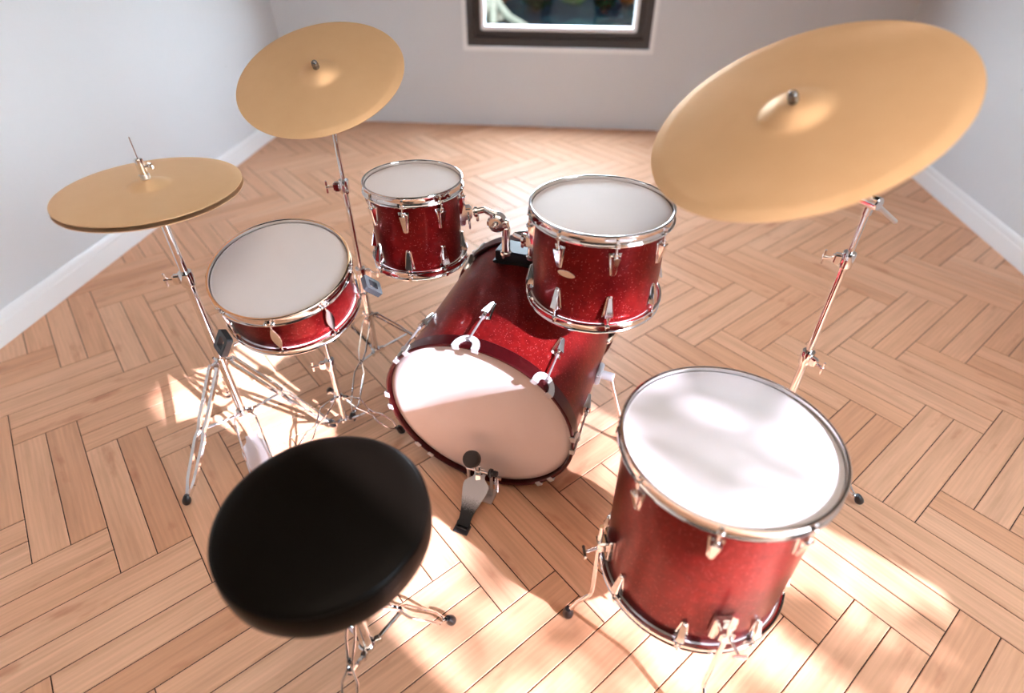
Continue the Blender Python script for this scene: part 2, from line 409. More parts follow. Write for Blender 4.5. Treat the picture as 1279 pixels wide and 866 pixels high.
# local frame for the back window: x right, y up (world z), z towards the room (-y)
mw = Matrix(((1, 0, 0, 0), (0, 0, -1, YB), (0, 1, 0, 0), (0, 0, 0, 1)))
def window(name, hole, mw):
    x0, x1, z0, z1 = hole; e = 0.018*H
    ro = bpy.data.objects.new(name, None); C.objects.link(ro); ro['kind'] = 'structure'
    ro.location = mw @ Vector(((x0+x1)/2, z0, 0)); inv = ro.matrix_basis.inverted()
    def part(nm, a, b, d0, d1, m_, r0=0.004, r1=0.004):
        struct(nm, ringframe(rrect(x0-a, x1+a, z0-a, z1+a, r0), rrect(x0-b, x1+b, z0-b, z1+b, r1), d0, d1, inv @ Matrix.Translation((0, 0, 0)) @ mw), m_, ro, 30)
    part('window_casing', e, -0.004, -0.03, 0.010, M['frame_white'], 0.012, 0.006)
    part('window_frame', -0.004, -0.040*H, -0.075, -0.012, M['frame_dark'])
    part('window_frame', -0.040*H, -0.072*H, -0.085, -0.036, M['frame_dark'])
    part('window_sash', -0.072*H, -0.092*H, -0.085, -0.026, M['frame_white'], 0.022, 0.006)
    g_ = MB().box(((x0+x1)/2, (z0+z1)/2, -0.06), (x1-x0-0.17*H, z1-z0-0.17*H, 0.004), inv @ mw)
    struct('window_pane', g_, M['glass'], ro)
    return ro
window('window_1', BW, mw)
# right-hand window: local x = -y world so that it faces the room
mw2 = Matrix(((0, 0, -1, XR), (-1, 0, 0, 0), (0, 1, 0, 0), (0, 0, 0, 1)))
window('window_2', (-SW[1], -SW[0], SW[2], SW[3]), mw2)

# ------------------------------------------------------------------ drums
def hoop_mb(R, top):
    """pressed steel hoop: rolled lip at the playing edge, flange below"""
    p = [(R-0.0062, -0.002), (R-0.0056, 0.0004), (R-0.003, 0.0012), (R-0.0004, 0.0004), (R, -0.0014), (R-0.0022, -0.0034), (R-0.0030, -0.006),
         (R-0.0030, -0.0165), (R-0.002, -0.0195), (R+0.0012, -0.0205), (R+0.0022, -0.0225), (R+0.0010, -0.0245), (R-0.004, -0.0245), (R-0.0062, -0.0225), (R-0.0062, -0.006)]
    if not top: p = [(r, -z) for r, z in p]
    return MB().lathe(p, 96, None, True)
def head_mb(rs, sgn):
    e = rs+0.0058                                # flesh hoop fills the gap inside the steel hoop
    p = [(0, -0.0070), (rs*0.5, -0.0071), (rs-0.010, -0.0074), (rs-0.001, -0.0082), (rs+0.0025, -0.0086), (rs+0.0045, -0.0080), (e, -0.0095), (e, -0.0205), (rs+0.0006, -0.0205), (rs+0.0003, -0.013), (rs-0.008, -0.0102), (0, -0.0092)]
    return MB().lathe([(r, sgn*z) for r, z in p], 96)
def lug_mb(sc=1.0):
    """tapered lug: +x points away from the shell, +z to the hoop; a plate on the shell and a folded wedge on it"""
    mb = MB()
    def taper(hw0, hw1, z0, z1, d0, d1, e0):
        # hw0 half width at the bottom, hw1 at the top
        vs = []; n = 5
        outline = [(-hw1, z1), (hw1, z1), (hw0, z0+hw0*0.5)]
        for i in range(1, 5):
            a = -PI*i/5; outline.append((hw0*math.cos(a), z0+hw0*0.5+hw0*0.6*math.sin(a)))
        outline.append((-hw0, z0+hw0*0.5))
        n = len(outline)
        for (dx, sh) in ((d0, 1.0), (d1*0.82, 1.0), (d1, 0.82)):
            for (y, z) in outline:
                zz = (z-z0)/(z1-z0); prot = dx if dx == d0 else dx*(e0+(1-e0)*max(0, zz))
                vs.append((prot, y*sh, z0+(z-z0)*(1 if sh == 1 else 0.96)+(0 if sh == 1 else 0.02*(z1-z0))))
        fs = [tuple(range(n)), tuple(reversed(range(2*n, 3*n)))]
        for L in (0, 1):
            for i in range(n): fs.append((L*n+i, L*n+(i+1) % n, (L+1)*n+(i+1) % n, (L+1)*n+i))
        mb.add(vs, fs)
    taper(0.0065*sc, 0.0135*sc, -0.030*sc, 0.024*sc, -0.004, 0.003*sc, 1.0)
    taper(0.0042*sc, 0.0095*sc, -0.0285*sc, 0.019*sc, 0.0, 0.0175*sc, 0.42)
    mb.cyl((0.0105*sc, 0, 0.012*sc), (0.0105*sc, 0, 0.027*sc), 0.0046*sc, 14)
    return mb
def rod_mb(x, z0, z1):
    mb = MB().cyl((x, 0, z0), (x, 0, z1), 0.0024, 10)
    mb.cyl((x, 0, z1-0.003), (x, 0, z1+0.0015), 0.0058, 14).bbox((x, 0, z1+0.006), (0.0062, 0.0062, 0.009), 0.0008)
    mb.bbox((x-0.0035, 0, z1-0.0055), (0.0125, 0.013, 0.005), 0.001)
    return mb
def make_drum(name, label, cat, c, n, R, depth, nlug, off, lugtop, lugbot, tall_lug=False, group=None):
    """c: centre of the top hoop (metres), R: hoop radius, depth: hoop edge to hoop edge"""
    n = Vector(n).normalized(); fr = frame(n, Vector(c)-n*depth)
    ro = thing(name, label, cat, fr, group)
    rs = R-0.0125
    obj('shell', MB().lathe([(rs-0.006, 0.014), (rs-0.003, 0.011), (rs, 0.014), (rs, depth-0.014), (rs-0.003, depth-0.011), (rs-0.006, depth-0.014)], 96, None, True), M['red'], ro)
    obj('batter_head', head_mb(rs, 1), M['head'], ro, T(0, 0, depth), 60)
    obj('resonant_head', head_mb(rs, -1), M['head'], ro, None, 60)
    obj('hoop', hoop_mb(R, True), M['chrome'], ro, T(0, 0, depth)); obj('hoop', hoop_mb(R, False), M['chrome'], ro)
    first = None
    if tall_lug:
        zt, zb = depth-0.020, 0.020; zm = depth/2
        lm = MB().cyl((0.004, 0, zb+0.004), (0.004, 0, zt), 0.0026, 10)
        L = (zt-zb)*0.36; outl = [(0.0085*math.sin(PI*i/12)+0.0022, -L+2*L*i/12) for i in range(13)]
        poly = outl+[(-x, z) for x, z in reversed(outl)]
        mp_ = Matrix(((0, 0, 1, 0), (1, 0, 0, 0), (0, 1, 0, zm), (0, 0, 0, 1)))
        lm.prism(poly, 0.0035, 0.0075, mp_, 0.0008); lm.cyl((-0.002, 0, zm), (0.005, 0, zm), 0.004, 12)
        for i in range(nlug):
            a = rad(off+360/nlug*i); mx_ = RZ(a) @ T(rs+0.006, 0, 0)
            if first is None:
                first = obj('lug', lm, M['chrome'], ro, mx_)
                for z, s_ in ((zt, 1), (zb, -1)):
                    b = MB().bbox((0.002, 0, z), (0.011, 0.018, 0.005), 0.0012)
                    b.ball((0.005, 0.0085, z+0.001*s_), 0.0048).ball((0.005, -0.0085, z+0.001*s_), 0.0048).bbox((0.005, 0, z+0.005*s_), (0.007, 0.007, 0.009), 0.001)
                    obj('hoop_clip', b, M['chrome'], first)
            else: copy(first, ro, mx_)
    else:
        up = mesh('lug', lug_mb(), M['chrome'])
        for i in range(nlug):
            a = rad(off+360/nlug*i)
            for z, fl in ((depth-lugtop, 0), (lugbot, 1)):
                mx_ = RZ(a) @ T(rs, 0, z)
                if fl: mx_ = mx_ @ Matrix.Rotation(PI, 4, 'X')
                if first is None:
                    first = obj('lug', up, None, ro, mx_)
                    obj('tension_rod', rod_mb(0.0105, 0.02, lugtop-0.019), M['chrome'], first)
                    lt = lugtop
                else:
                    l_ = copy(first, ro, mx_)
    return ro, fr, rs

tomR, frR, rsR = make_drum('rack_tom', 'larger red sparkle rack tom with an oval badge, under the big tilted ride cymbal', 'tom drum',
    S(.0558, .8905, .6045), (0, 0, 1), .1205*H, .179*H, 8, -79, .049*H, .047*H, group=None)
tomL, frL, rsL = make_drum('rack_tom', 'smaller red sparkle rack tom farther back, between the snare and the bass drum', 'tom drum',
    S(-.2885, .9925, .5920), (0, 0, 1), .0929*H, .1655*H, 8, -89, .047*H, .0385*H)
floorT, frF, rsF = make_drum('floor_tom', 'big red sparkle floor tom on three legs at lower right with sunlight on its head', 'tom drum',
    S(.2327, .5388, .4433), (-.004, .003, 1), .144*H, .3008*H, 8, -104, .052*H, .040*H)
snare, frS, rsS = make_drum('snare_drum', 'shallow red sparkle snare drum tilted on its stand behind the throne', 'snare drum',
    S(-.5095, .8438, .4788), (.0403, -.2724, 1), .126*H, .1038*H, 8, -80, 0, 0, True)
# badge on the larger tom
bp = [(0.0215*math.cos(2*PI*i/32), 0.0082*math.sin(2*PI*i/32)) for i in range(32)]
a = rad(-117); mxb = RZ(a) @ T(rsR-0.0022, 0, (.179-.079)*H) @ Matrix(((0, 0, 1, 0), (1, 0, 0, 0), (0, 1, 0, 0), (0, 0, 0, 1)))
bd = MB().prism(bp, 0, 0.0042, None, 0.0007)
bo = obj('badge', bd, M['chrome'], tomR, mxb); bo['label'] = 'oval metal badge'
def tom_mount(parent, rs, ang, z):
    mb = MB().bbox((rs+0.006, 0, z), (0.016, 0.040, 0.060), 0.003).bbox((rs+0.020, 0, z), (0.022, 0.030, 0.034), 0.004)
    mo = obj('mount_bracket', mb, M['chrome'], parent, RZ(rad(ang)))
    w = MB().cyl((rs+0.022, -0.010, z-0.012), (rs+0.022, -0.036, z-0.016), 0.0035, 10).bbox((rs+0.022, -0.040, z-0.016), (0.005, 0.008, 0.026), 0.002)
    obj('wing_bolt', w, M['chrome'], mo)
# floor tom legs
def floor_leg(ang, ztop, rfoot, zb):
    a = RZ(rad(ang)); zoff = -frF.translation.z
    r0 = rsF+0.026
    br = MB().bbox((rsF+0.006, 0, zb+zoff), (0.014, 0.044, 0.066), 0.003).bbox((rsF+0.020, 0, zb+zoff+0.004), (0.024, 0.028, 0.030), 0.004)
    br.cyl((rsF+0.026, 0.006, zb+zoff), (rsF+0.056, 0.014, zb+zoff), 0.0035, 10).bbox((rsF+0.060, 0.015, zb+zoff), (0.006, 0.030, 0.010), 0.002)
    bo = obj('leg_bracket', br, M['chrome'], floorT, a)
    zt = ztop+zoff; z0 = zoff
    pts = [(r0, 0, zt), (r0, 0, zb+zoff), (r0, 0, z0+0.105), (r0+0.004, 0, z0+0.088), (r0+0.030, 0, z0+0.062), (rfoot-0.010, 0, z0+0.040), (rfoot, 0, z0+0.026), (rfoot+0.001, 0, z0+0.016)]
    lg = obj('leg', MB().tube(pts, 0.0052, 12), M['chrome'], floorT, a)
    ft = MB().lathe([(0.0, 0.0005), (0.008, 0.001), (0.0125, 0.006), (0.0135, 0.014), (0.011, 0.024), (0.0075, 0.031), (0.0, 0.031)], 20, T(rfoot+0.001, 0, z0))
    obj('rubber_foot', ft, M['rubber'], lg)
floor_leg(-169.5, .262*H, .190*H, .215*H); floor_leg(-84, .275*H, .196*H, .215*H); floor_leg(12, .400*H, .190*H, .352*H)

# ------------------------------------------------------------------ bass drum
nb = Vector((.2426, .967, .0776)).normalized(); cb = S(-.15, .7659, .1966); RB = .1969*H; DB = .380*H
frB = frame(nb, cb)
base = Matrix.Translation((cb.x+nb.x*DB/2, cb.y+nb.y*DB/2, 0))
bass = thing('bass_drum', 'large red sparkle bass drum lying on its side with a plain head facing the pedal', 'bass drum', base)
LB = base.inverted() @ frB                           # drum frame inside the thing
rsB = .1885*H; hw = 0.040
def bobj(name, mb, m_, parent=None, mtx=None, ang=38): return obj(name, mb, m_, parent or bass, LB @ (mtx if mtx is not None else Matrix()), ang)
bobj('shell', MB().lathe([(rsB-0.008, hw*0.5), (rsB, hw*0.5), (rsB, DB-hw*0.5), (rsB-0.008, DB-hw*0.5)], 128, None, True), M['red'])
for z0, z1 in ((0, hw), (DB-hw, DB)):
    e = 0.0025
    bobj('hoop', MB().lathe([(RB-0.009+e, z0), (RB-e, z0), (RB, z0+e), (RB, z1-e), (RB-e, z1), (RB-0.009+e, z1), (RB-0.009, z1-e), (RB-0.009, z0+e)], 128, None, True), M['hoop_red'])
bobj('batter_head', MB().lathe([(0, 0.0125), (RB-0.03, 0.0125), (RB-0.0125, 0.014), (RB-0.0092, 0.018), (RB-0.0105, 0.022), (0, 0.0145)], 128), M['bass_head'], None, None, 60)
bobj('resonant_head', MB().lathe([(0, DB-0.0125), (RB-0.03, DB-0.0125), (RB-0.0125, DB-0.014), (RB-0.0092, DB-0.018), (RB-0.0105, DB-0.022), (0, DB-0.0145)], 128), M['bass_head'], None, None, 60)
first = None
def claw_mb(sgn):
    """horseshoe plate laid on the hoop with two prongs hooked over its edge; built round angle 0 on the drum frame"""
    mb = MB(); ro_, ri, zc = 0.0335, 0.0165, 0.0035; N = 20; Rr = RB+0.0004; t_ = 0.003
    ring_ = []
    for i in range(N+1):
        ph = PI*i/N
        ring_.append([(r_*math.cos(ph), zc+r_*math.sin(ph)*1.05) for r_ in (ri, ro_)])
    def P_(s_, z, lift): 
        a_ = s_/Rr; zz = z if sgn > 0 else DB-z
        return ((Rr+lift)*math.cos(a_), (Rr+lift)*math.sin(a_), zz)
    vs = []; fs = []
    for prs in ring_:
        for (s_, z) in prs: vs += [P_(s_, z, 0), P_(s_, z, t_)]
    for i in range(N):
        o = i*4; q = o+4
        fs += [(o, o+2, q+2, q), (o+1, q+1, q+3, o+3), (o, q, q+1, o+1), (o+2, o+3, q+3, q+2)]
    fs += [(0, 1, 3, 2), (N*4, N*4+2, N*4+3, N*4+1)]
    mb.add(vs, fs)
    for sg in (-1, 1):
        s0, s1 = sg*ri, sg*ro_
        vs = []
        for s_ in (s0, s1):
            for (dr, z) in ((t_, 0.006), (0, 0.006), (0, -0.0005), (-0.0105, -0.0005), (-0.0105, -0.0032), (t_, -0.0032)):
                a_ = s_/Rr; zz = z if sgn > 0 else DB-z
                vs.append(((Rr+dr)*math.cos(a_), (Rr+dr)*math.sin(a_), zz))
        mb.add(vs, [tuple(range(6)), tuple(reversed(range(6, 12)))]+[(i, (i+1) % 6, 6+(i+1) % 6, 6+i) for i in range(6)])
    return mb
lugB = mesh('lug', lug_mb(1.22), M['chrome']); firsts = {}
for i in range(8):
    a = -93+45*i
    for side in (0, 1):
        z = 0.1090*H if side == 0 else DB-0.057*H
        mx_ = RZ(rad(a)) @ T(rsB, 0, z)
        if side == 0: mx_ = mx_ @ Matrix.Rotation(PI, 4, 'X')
        if side not in firsts:
            lo = obj('lug', lugB, None, bass, LB @ mx_)
            L = (z-0.024) if side == 0 else (DB-z-0.024)
            rb = MB().cyl((0.0125, 0, 0.022), (0.0145, 0, L), 0.0028, 12).cyl((0.0125, 0, 0.022), (0.0127, 0, 0.042), 0.0046, 12).cyl((0.0142, 0, L-0.006), (0.0146, 0, L+0.004), 0.0056, 12)
            obj('tension_rod', rb, M['satin_steel'], lo)
            cl = obj('claw_hook', claw_mb(1 if side == 0 else -1), M['matt_nickel'], bass, LB @ RZ(rad(a)))
            firsts[side] = (lo, cl)
        else:
            copy(firsts[side][0], bass, LB @ mx_); copy(firsts[side][1], bass, LB @ RZ(rad(a)))
# spurs
def spur(ang, sg):
    q = RZ(rad(ang))
    mb = MB().bbox((rsB+0.006, 0, .222*H), (0.016, 0.040, 0.062), 0.004).cyl((rsB+0.010, 0, .222*H), (rsB+0.050, 0, .222*H), 0.013, 20)
    so = obj('spur_bracket', mb, M['matt_nickel'], bass, LB @ q)
    p0 = LB @ q @ Vector((rsB+0.040, 0, .222*H)); w0 = base @ p0
    foot = Vector((w0.x+sg*0.075, w0.y-0.015, 0.012)); p1 = base.inverted() @ foot
    lg = obj('spur_leg', MB().cyl(p0, p1, 0.0058, 12).cyl(p0, p0+(p1-p0)*0.12, 0.0085, 12), M['chrome'], bass)
    ft = MB().lathe([(0.0, 0.0), (0.009, 0.001), (0.0125, 0.008), (0.011, 0.020), (0.0065, 0.028), (0, 0.028)], 18, T(p1.x, p1.y, p1.z-0.0118))
    obj('rubber_foot', ft, M['rubber'], lg)
spur(4, 1); spur(170, -1)
# black tom-holder block on top of the shell
pb = frB @ (RZ(rad(-96)) @ Vector((rsB, 0, .300*H)))
axis2 = Vector((nb.x, nb.y, 0)).normalized(); side2 = Vector((axis2.y, -axis2.x, 0))
blk = Matrix((side2, axis2, Vector((0, 0, 1)))).transposed().to_4x4(); blk.translation = pb
mbk = MB().bbox((0.004, 0, 0.014), (0.118, 0.072, 0.034), 0.003).bbox((0.004, 0, -0.003), (0.130, 0.084, 0.008), 0.002)
tb = obj('tom_bracket', mbk, M['black_paint'], bass, base.inverted() @ blk)
obj('bracket_screw', MB().cyl((-0.030, -0.0355, 0.014), (-0.030, -0.040, 0.014), 0.0045, 14), M['chrome'], tb)
ztop = pb.z+0.031
# tom holders: post, ball joint and arm
def holder(label, post_xy, ztop, zball, target, tgt_dir, ref_side):
    ro = thing('tom_holder', label, 'tom holder', T(post_xy[0], post_xy[1], ztop))
    inv = ro.matrix_basis.inverted()
    p0 = Vector((post_xy[0], post_xy[1], ztop+0.0004)); p1 = Vector((post_xy[0], post_xy[1], zball-0.012))
    obj('post', MB().cyl(inv @ p0, inv @ p1, 0.0115, 20).cyl(inv @ p0, inv @ (p0+Vector((0, 0, 0.012))), 0.0155, 20), M['chrome'], ro)
    d = (Vector(target)-Vector((post_xy[0], post_xy[1], zball))); dh = Vector((d.x, d.y, 0)).normalized(); ax = Vector((dh.y, -dh.x, 0))
    if ax.y > 0: ax = -ax
    bc = Vector((post_xy[0], post_xy[1], zball))+dh*0.024
    b = MB().cyl(inv @ (bc+ax*0.016), inv @ (bc-ax*0.016), 0.0245, 28).cyl(inv @ (bc+ax*0.019), inv @ (bc+ax*0.015), 0.019, 28)
    b.tube([inv @ (p1-Vector((0, 0, 0.01))), inv @ (p1+Vector((0, 0, 0.012))), inv @ (bc+Vector((0, 0, 0.004)))], 0.0115, 14)
    jo = obj('ball_joint', b, M['chrome'], ro)
    obj('joint_bolt', MB().cyl(inv @ (bc+ax*0.018), inv @ (bc+ax*0.026), 0.0085, 18).ball(inv @ (bc+ax*0.026), 0.0065), M['chrome'], jo)
    t_ = Vector(target)
    mid = bc+Vector((0, 0, 0.021)); knee = t_-Vector(tgt_dir)*0.03+Vector((0, 0, 0.004))
    obj('arm', MB().tube([inv @ mid, inv @ (mid+dh*0.016+Vector((0, 0, 0.003))), inv @ knee, inv @ t_], 0.0085, 14), M['chrome'], ro)
    w = (t_-Vector(tgt_dir)*0.012)
    obj('memory_lock', MB().cyl(inv @ w, inv @ (w+Vector(tgt_dir)*0.010), 0.0135, 18).bbox(inv @ (w+Vector((0, 0, -0.018))), (0.008, 0.008, 0.018), 0.002), M['chrome'], ro)
def rim_point(fr, rs, ang, zloc, out): return fr @ (RZ(rad(ang)) @ Vector((rs+out, 0, zloc)))
angL, zL = 14, (.1655-.075)*H
tgtL = rim_point(frL, rsL, angL, zL, 0.034)
tom_mount(tomL, rsL, angL, zL)
postL = S(-.1175, 1.012)
dl = Vector((-math.cos(rad(angL)), -math.sin(rad(angL)), 0))
holder('chrome tom holder with an exposed post and disc joint, reaching to the smaller tom', (postL.x, postL.y), ztop, .5005*H, tgtL, dl, 1)
angR, zR = 158, (.179-.100)*H
tgtR = rim_point(frR, rsR, angR, zR, 0.034)
tom_mount(tomR, rsR, angR, zR)
postR = S(-.0645, 1.000)
dr = Vector((-math.cos(rad(angR)), -math.sin(rad(angR)), 0))
holder('chrome tom holder mostly hidden behind the larger tom', (postR.x, postR.y), ztop, .486*H, tgtR, dr, 1)

# ------------------------------------------------------------------ bass pedal
pd0 = S(-.1425, .752, 0); heel = S(-.168, .659, 0); dirp = (pd0-heel); dirp.z = 0; Lp = dirp.length; yv = dirp.normalized(); xv = Vector((yv.y, -yv.x, 0))
mp_ = Matrix((xv, yv, Vector((0, 0, 1)))).transposed().to_4x4(); mp_.translation = heel
pedal = thing('bass_pedal', 'steel bass drum pedal with a black heel and round beater clamped to the bass drum', 'drum pedal', mp_)
tilt = math.atan2(.060*H, Lp)
mt = T(0, 0, 0.0085) @ Matrix.Rotation(tilt, 4, 'X')
Lb = Lp/math.cos(tilt)-0.006
def board_outline(L, wide):
    st = [(0.0, 0.50), (0.06, 0.50), (0.10, 0.44), (0.20, 0.47), (0.35, 0.60), (0.52, 0.80), (0.66, 0.95), (0.74, 1.0), (0.80, 0.95), (0.86, 0.72), (0.90, 0.50), (0.95, 0.42), (1.0, 0.46)]
    l_ = [(-wide*w, L*t_) for t_, w in st]; r_ = [(wide*w, L*t_) for t_, w in st]
    return r_+[(wide*0.2, L*1.0), (wide*0.18, L*0.975), (-wide*0.18, L*0.975), (-wide*0.2, L*1.0)]+list(reversed(l_))
obj('footboard', MB().prism(board_outline(Lb, 0.0375), 0, 0.004, None, 0.0006), M['pedal'], pedal, mt)
hp = MB().bbox((0, -0.006, 0.004), (0.042, 0.030, 0.006), 0.001).tube([(-0.015, 0.001, 0.009), (-0.015, -0.010, 0.0125), (0.015, -0.010, 0.0125), (0.015, 0.001, 0.009)], 0, flat=(0.003, 0.003))
obj('heel_plate', hp, M['black_paint'], pedal)
xl, xr_ = -0.0365, 0.0330; yp = Lp-0.006
fr_ = MB().bbox((xl, yp, 0.048), (0.007, 0.010, 0.092), 0.0015).bbox((xr_, yp, 0.052), (0.007, 0.010, 0.100), 0.0015)
fr_.bbox(((xl+xr_)/2, yp-0.004, 0.0045), (xr_-xl+0.02, 0.050, 0.006), 0.001).bbox(((xl+xr_)/2, yp, 0.016), (xr_-xl, 0.005, 0.022), 0.001)
obj('frame', fr_, M['satin_steel'], pedal)
obj('rocker_axle', MB().cyl((xl-0.006, yp, 0.094), (xr_+0.010, yp, 0.102), 0.004, 14).bbox((-0.006, yp, 0.098), (0.014, 0.016, 0.014), 0.002).bbox((-0.002, yp+0.002, 0.112), (0.006, 0.006, 0.018), 0.001).bbox((0.006, yp, 0.110), (0.014, 0.004, 0.006), 0.001), M['chrome'], pedal)
obj('hub_wheel', MB().cyl((xr_-0.006, yp, 0.102), (xr_+0.004, yp, 0.103), 0.0125, 22).cyl((xr_+0.006, yp+0.002, 0.102), (xr_+0.018, yp+0.002, 0.103), 0.0085, 18), M['black_paint'], pedal)
be = MB().tube([(-0.014, yp, 0.098), (-0.016, yp-0.004, 0.118), (-0.0185, yp-0.012, 0.148)], 0.0032, 10)
bt = obj('beater', be, M['chrome'], pedal)
obj('felt_head', MB().lathe([(0, -0.013), (0.019, -0.013), (0.0235, -0.009), (0.0235, 0.009), (0.020, 0.0125), (0, 0.013)], 32, T(-0.0185, yp-0.010, 0.150) @ Matrix.Rotation(rad(42), 4, 'X')), M['felt'], bt)
obj('chain_strap', MB().tube([(-0.002, yp-0.004, 0.098), (-0.001, yp-0.013, 0.092), (0.0, yp-0.0165, 0.078)], 0, flat=(0.014, 0.003)), M['chrome'], pedal)
sp = MB(); pts = []
for i in range(70):
    a = i*0.9; pts.append((xr_+0.014+0.0045*math.cos(a), yp+0.004+0.0045*math.sin(a), 0.022+i*0.00085))
sp.tube(pts, 0.0012, 6); sp.tube([(xr_+0.014, yp+0.004, 0.080), (xr_+0.014, yp+0.004, 0.098)], 0.0016, 8).bbox((xr_+0.019, yp+0.004, 0.083), (0.018, 0.004, 0.007), 0.001)
obj('return_spring', sp, M['chrome'], pedal)
obj('hoop_clamp', MB().bbox((-0.002, Lp+0.006, 0.0035), (0.034, 0.034, 0.005), 0.001).bbox((-0.002, Lp-0.006, 0.030), (0.026, 0.008, 0.016), 0.002), M['satin_steel'], pedal)

# ------------------------------------------------------------------ stands
def loc(root, p): return root.matrix_basis.inverted() @ Vector(p)
def add_foot(leg, root, p, d):
    d = Vector(d).normalized(); d = (d+Vector((0, 0, -0.55))).normalized()
    q = (-d).to_track_quat('Z', 'Y').to_matrix().to_4x4()
    q.translation = loc(root, Vector(p))
    obj('rubber_foot', MB().lathe([(0.0, -0.001), (0.0075, 0.0005), (0.0115, 0.006), (0.012, 0.014), (0.0095, 0.024), (0.0065, 0.030), (0.0, 0.031)], 18, q), M['rubber'], leg)
def leg_pair(root, hub, foot, prof, r, flat=None, brace=None, bt=0.5):
    """one tripod leg of two parallel rods; prof = [(t, half separation)]; foot rests on the floor"""
    hub, foot = Vector(hub), Vector(foot); tip = foot+Vector((0, 0, 0.010)); d = tip-hub; sd = Vector((-d.y, d.x, 0)).normalized()
    end = hub+d*(1-0.022/d.length)
    mb = MB()
    for s_ in (-1, 1):
        pts = [loc(root, hub+(end-hub)*t_+sd*s_*w+Vector((0, 0, b))) for t_, w, b in prof]
        mb.tube(pts, r, 8, flat)
    # rivets at the pinch points and a lug at the hub
    for t_, w, b in prof[1:-1]:
        if w < 0.006: mb.bbox(loc(root, hub+(end-hub)*t_), (0.011, 0.011, 0.008), 0.002)
    mb.tube([loc(root, end-d.normalized()*0.004), loc(root, tip)], r*1.3, 10)
    lg = obj('leg', mb, M['chrome'], root)
    add_foot(lg, root, foot+Vector((0, 0, 0.0105)), d)
    if brace is not None:
        j = hub+(end-hub)*bt
        obj('brace', MB().tube([loc(root, brace), loc(root, j)], 0, flat=(0.009, 0.0035)), M['chrome'], root)
    return lg
def hub_mb(root, c, r, feet, h=0.03):
    mb = MB().cyl(loc(root, c-Vector((0, 0, h/2))), loc(root, c+Vector((0, 0, h/2))), r+0.005, 22)
    for f_ in feet:
        d = Vector((f_[0]-c.x, f_[1]-c.y, 0)).normalized(); q = d.to_track_quat('X', 'Z').to_matrix().to_4x4(); q.translation = loc(root, c)
        mb.bbox((r+0.012, 0, 0), (0.018, 0.013, 0.016), 0.0025, q)
    return mb
def clamp(root, c, r, ang, big=1.0):
    """pole collar with a wing bolt"""
    q = T(*loc(root, c)) @ RZ(rad(ang))
    mb = MB().lathe([(r*0.7, -0.019), (r+0.0045, -0.019), (r+0.0055, -0.016), (r+0.0055, 0.016), (r+0.0045, 0.019), (r*0.7, 0.019)], 24, q)
    mb.bbox((r+0.012, 0, 0), (0.020, 0.017, 0.026), 0.004, q)
    cl = obj('height_clamp', mb, M['chrome'], root)
    w = MB().cyl((q @ Vector((r+0.020, 0, 0))), (q @ Vector((r+0.036, 0, 0))), 0.0035, 10)
    w.bbox((r+0.040, 0.0, 0.010), (0.005, 0.008, 0.018), 0.002, q).bbox((r+0.040, 0.0, -0.010), (0.005, 0.008, 0.018), 0.002, q).cyl(q @ Vector((r+0.034, 0, 0)), q @ Vector((r+0.043, 0, 0)), 0.0052, 12)
    obj('wing_bolt', w, M['chrome'], cl)
PIN = [(0.0, .010, 0), (.05, .012, .002), (.34, .012, .002), (.44, .0045, 0), (.47, .0045, 0), (.56, .016, 0), (.88, .014, 0), (.97, .0045, 0), (1.0, .002, 0)]
HAT = [(0.0, .011, 0), (.04, .013, 0), (.40, .013, 0), (.47, .009, 0), (.50, .009, 0), (.55, .014, 0), (.86, .012, 0), (.97, .004, 0), (1.0, .002, 0)]
SNR = [(0.0, .006, 0), (.10, .012, .005), (.25, .019, .010), (.40, .008, .002), (.48, .006, 0), (.56, .010, 0), (.64, .018, 0), (.88, .015, 0), (.97, .004, 0), (1.0, .002, 0)]
def polar(c, ang, r): return Vector((c.x+r*math.cos(rad(ang)), c.y+r*math.sin(rad(ang)), 0))

# cymbals -----------------------------------------------------------
def cymbal_mb(R, bell=.27, bh=.085, inv=False, edge=.020):
    p = [(0.0065, bh*R+0.0004), (.03*R, bh*R), (.06*R, bh*.97*R), (.11*R, bh*.86*R), (.16*R, bh*.66*R), (.205*R, bh*.42*R), (.235*R, bh*.27*R), (bell*R, .022*R*0.9), (.33*R, .0185*R), (.55*R, .012*R), (.75*R, .0035*R), (.90*R, -.005*R), (.925*R, -.0072*R), (.99*R, -edge*R), (R, -edge*R-.0004)]
    t_ = 0.0013
    p = [(r, z+edge*R) for r, z in p]
    full = p+[(r, z-t_) for r, z in reversed(p)]
    if inv: full = [(r, -z) for r, z in full]
    return MB().lathe(full, 96, None, True)
def cymbal(name, label, c, n, R, inv=False, group=None, **kw):
    ro = obj(name, cymbal_mb(R, inv=inv, **kw), M['bronze'], None, frame(n, c), 50)
    ro['label'] = label; ro['category'] = 'cymbal'
    if group: ro['group'] = group
    return ro
nL = Vector((-.036, -.472, 1)).normalized(); cL = S(-.4750, 1.1023, .7362); RcL = .1591*H
nR = Vector((-.5134, -.2633, 1)).normalized(); cR = S(.270, .7532, .7906); RcR = .180*H
cymbal('crash_cymbal', 'tilted bronze crash cymbal at upper left, in front of the corner of the walls', cL, nL, RcL)
cymbal('ride_cymbal', 'largest bronze ride cymbal, steeply tilted at upper right', cR, nR, RcR, bell=.29, bh=.075)
hhp = Vector((-.689*H, .833*H, 0)); hz = .6217*H; RH = .1428*H
cymbal('hi_hat_cymbal', 'upper bronze hi-hat cymbal with the chrome clutch on its bell', (hhp.x, hhp.y, hz), (0, 0, 1), RH, bh=.0855)
cymbal('hi_hat_cymbal', 'lower bronze hi-hat cymbal, its rim just showing under the upper one', (hhp.x, hhp.y, hz-0.013), (0, 0, 1), RH*1.004, inv=True, bh=.065)

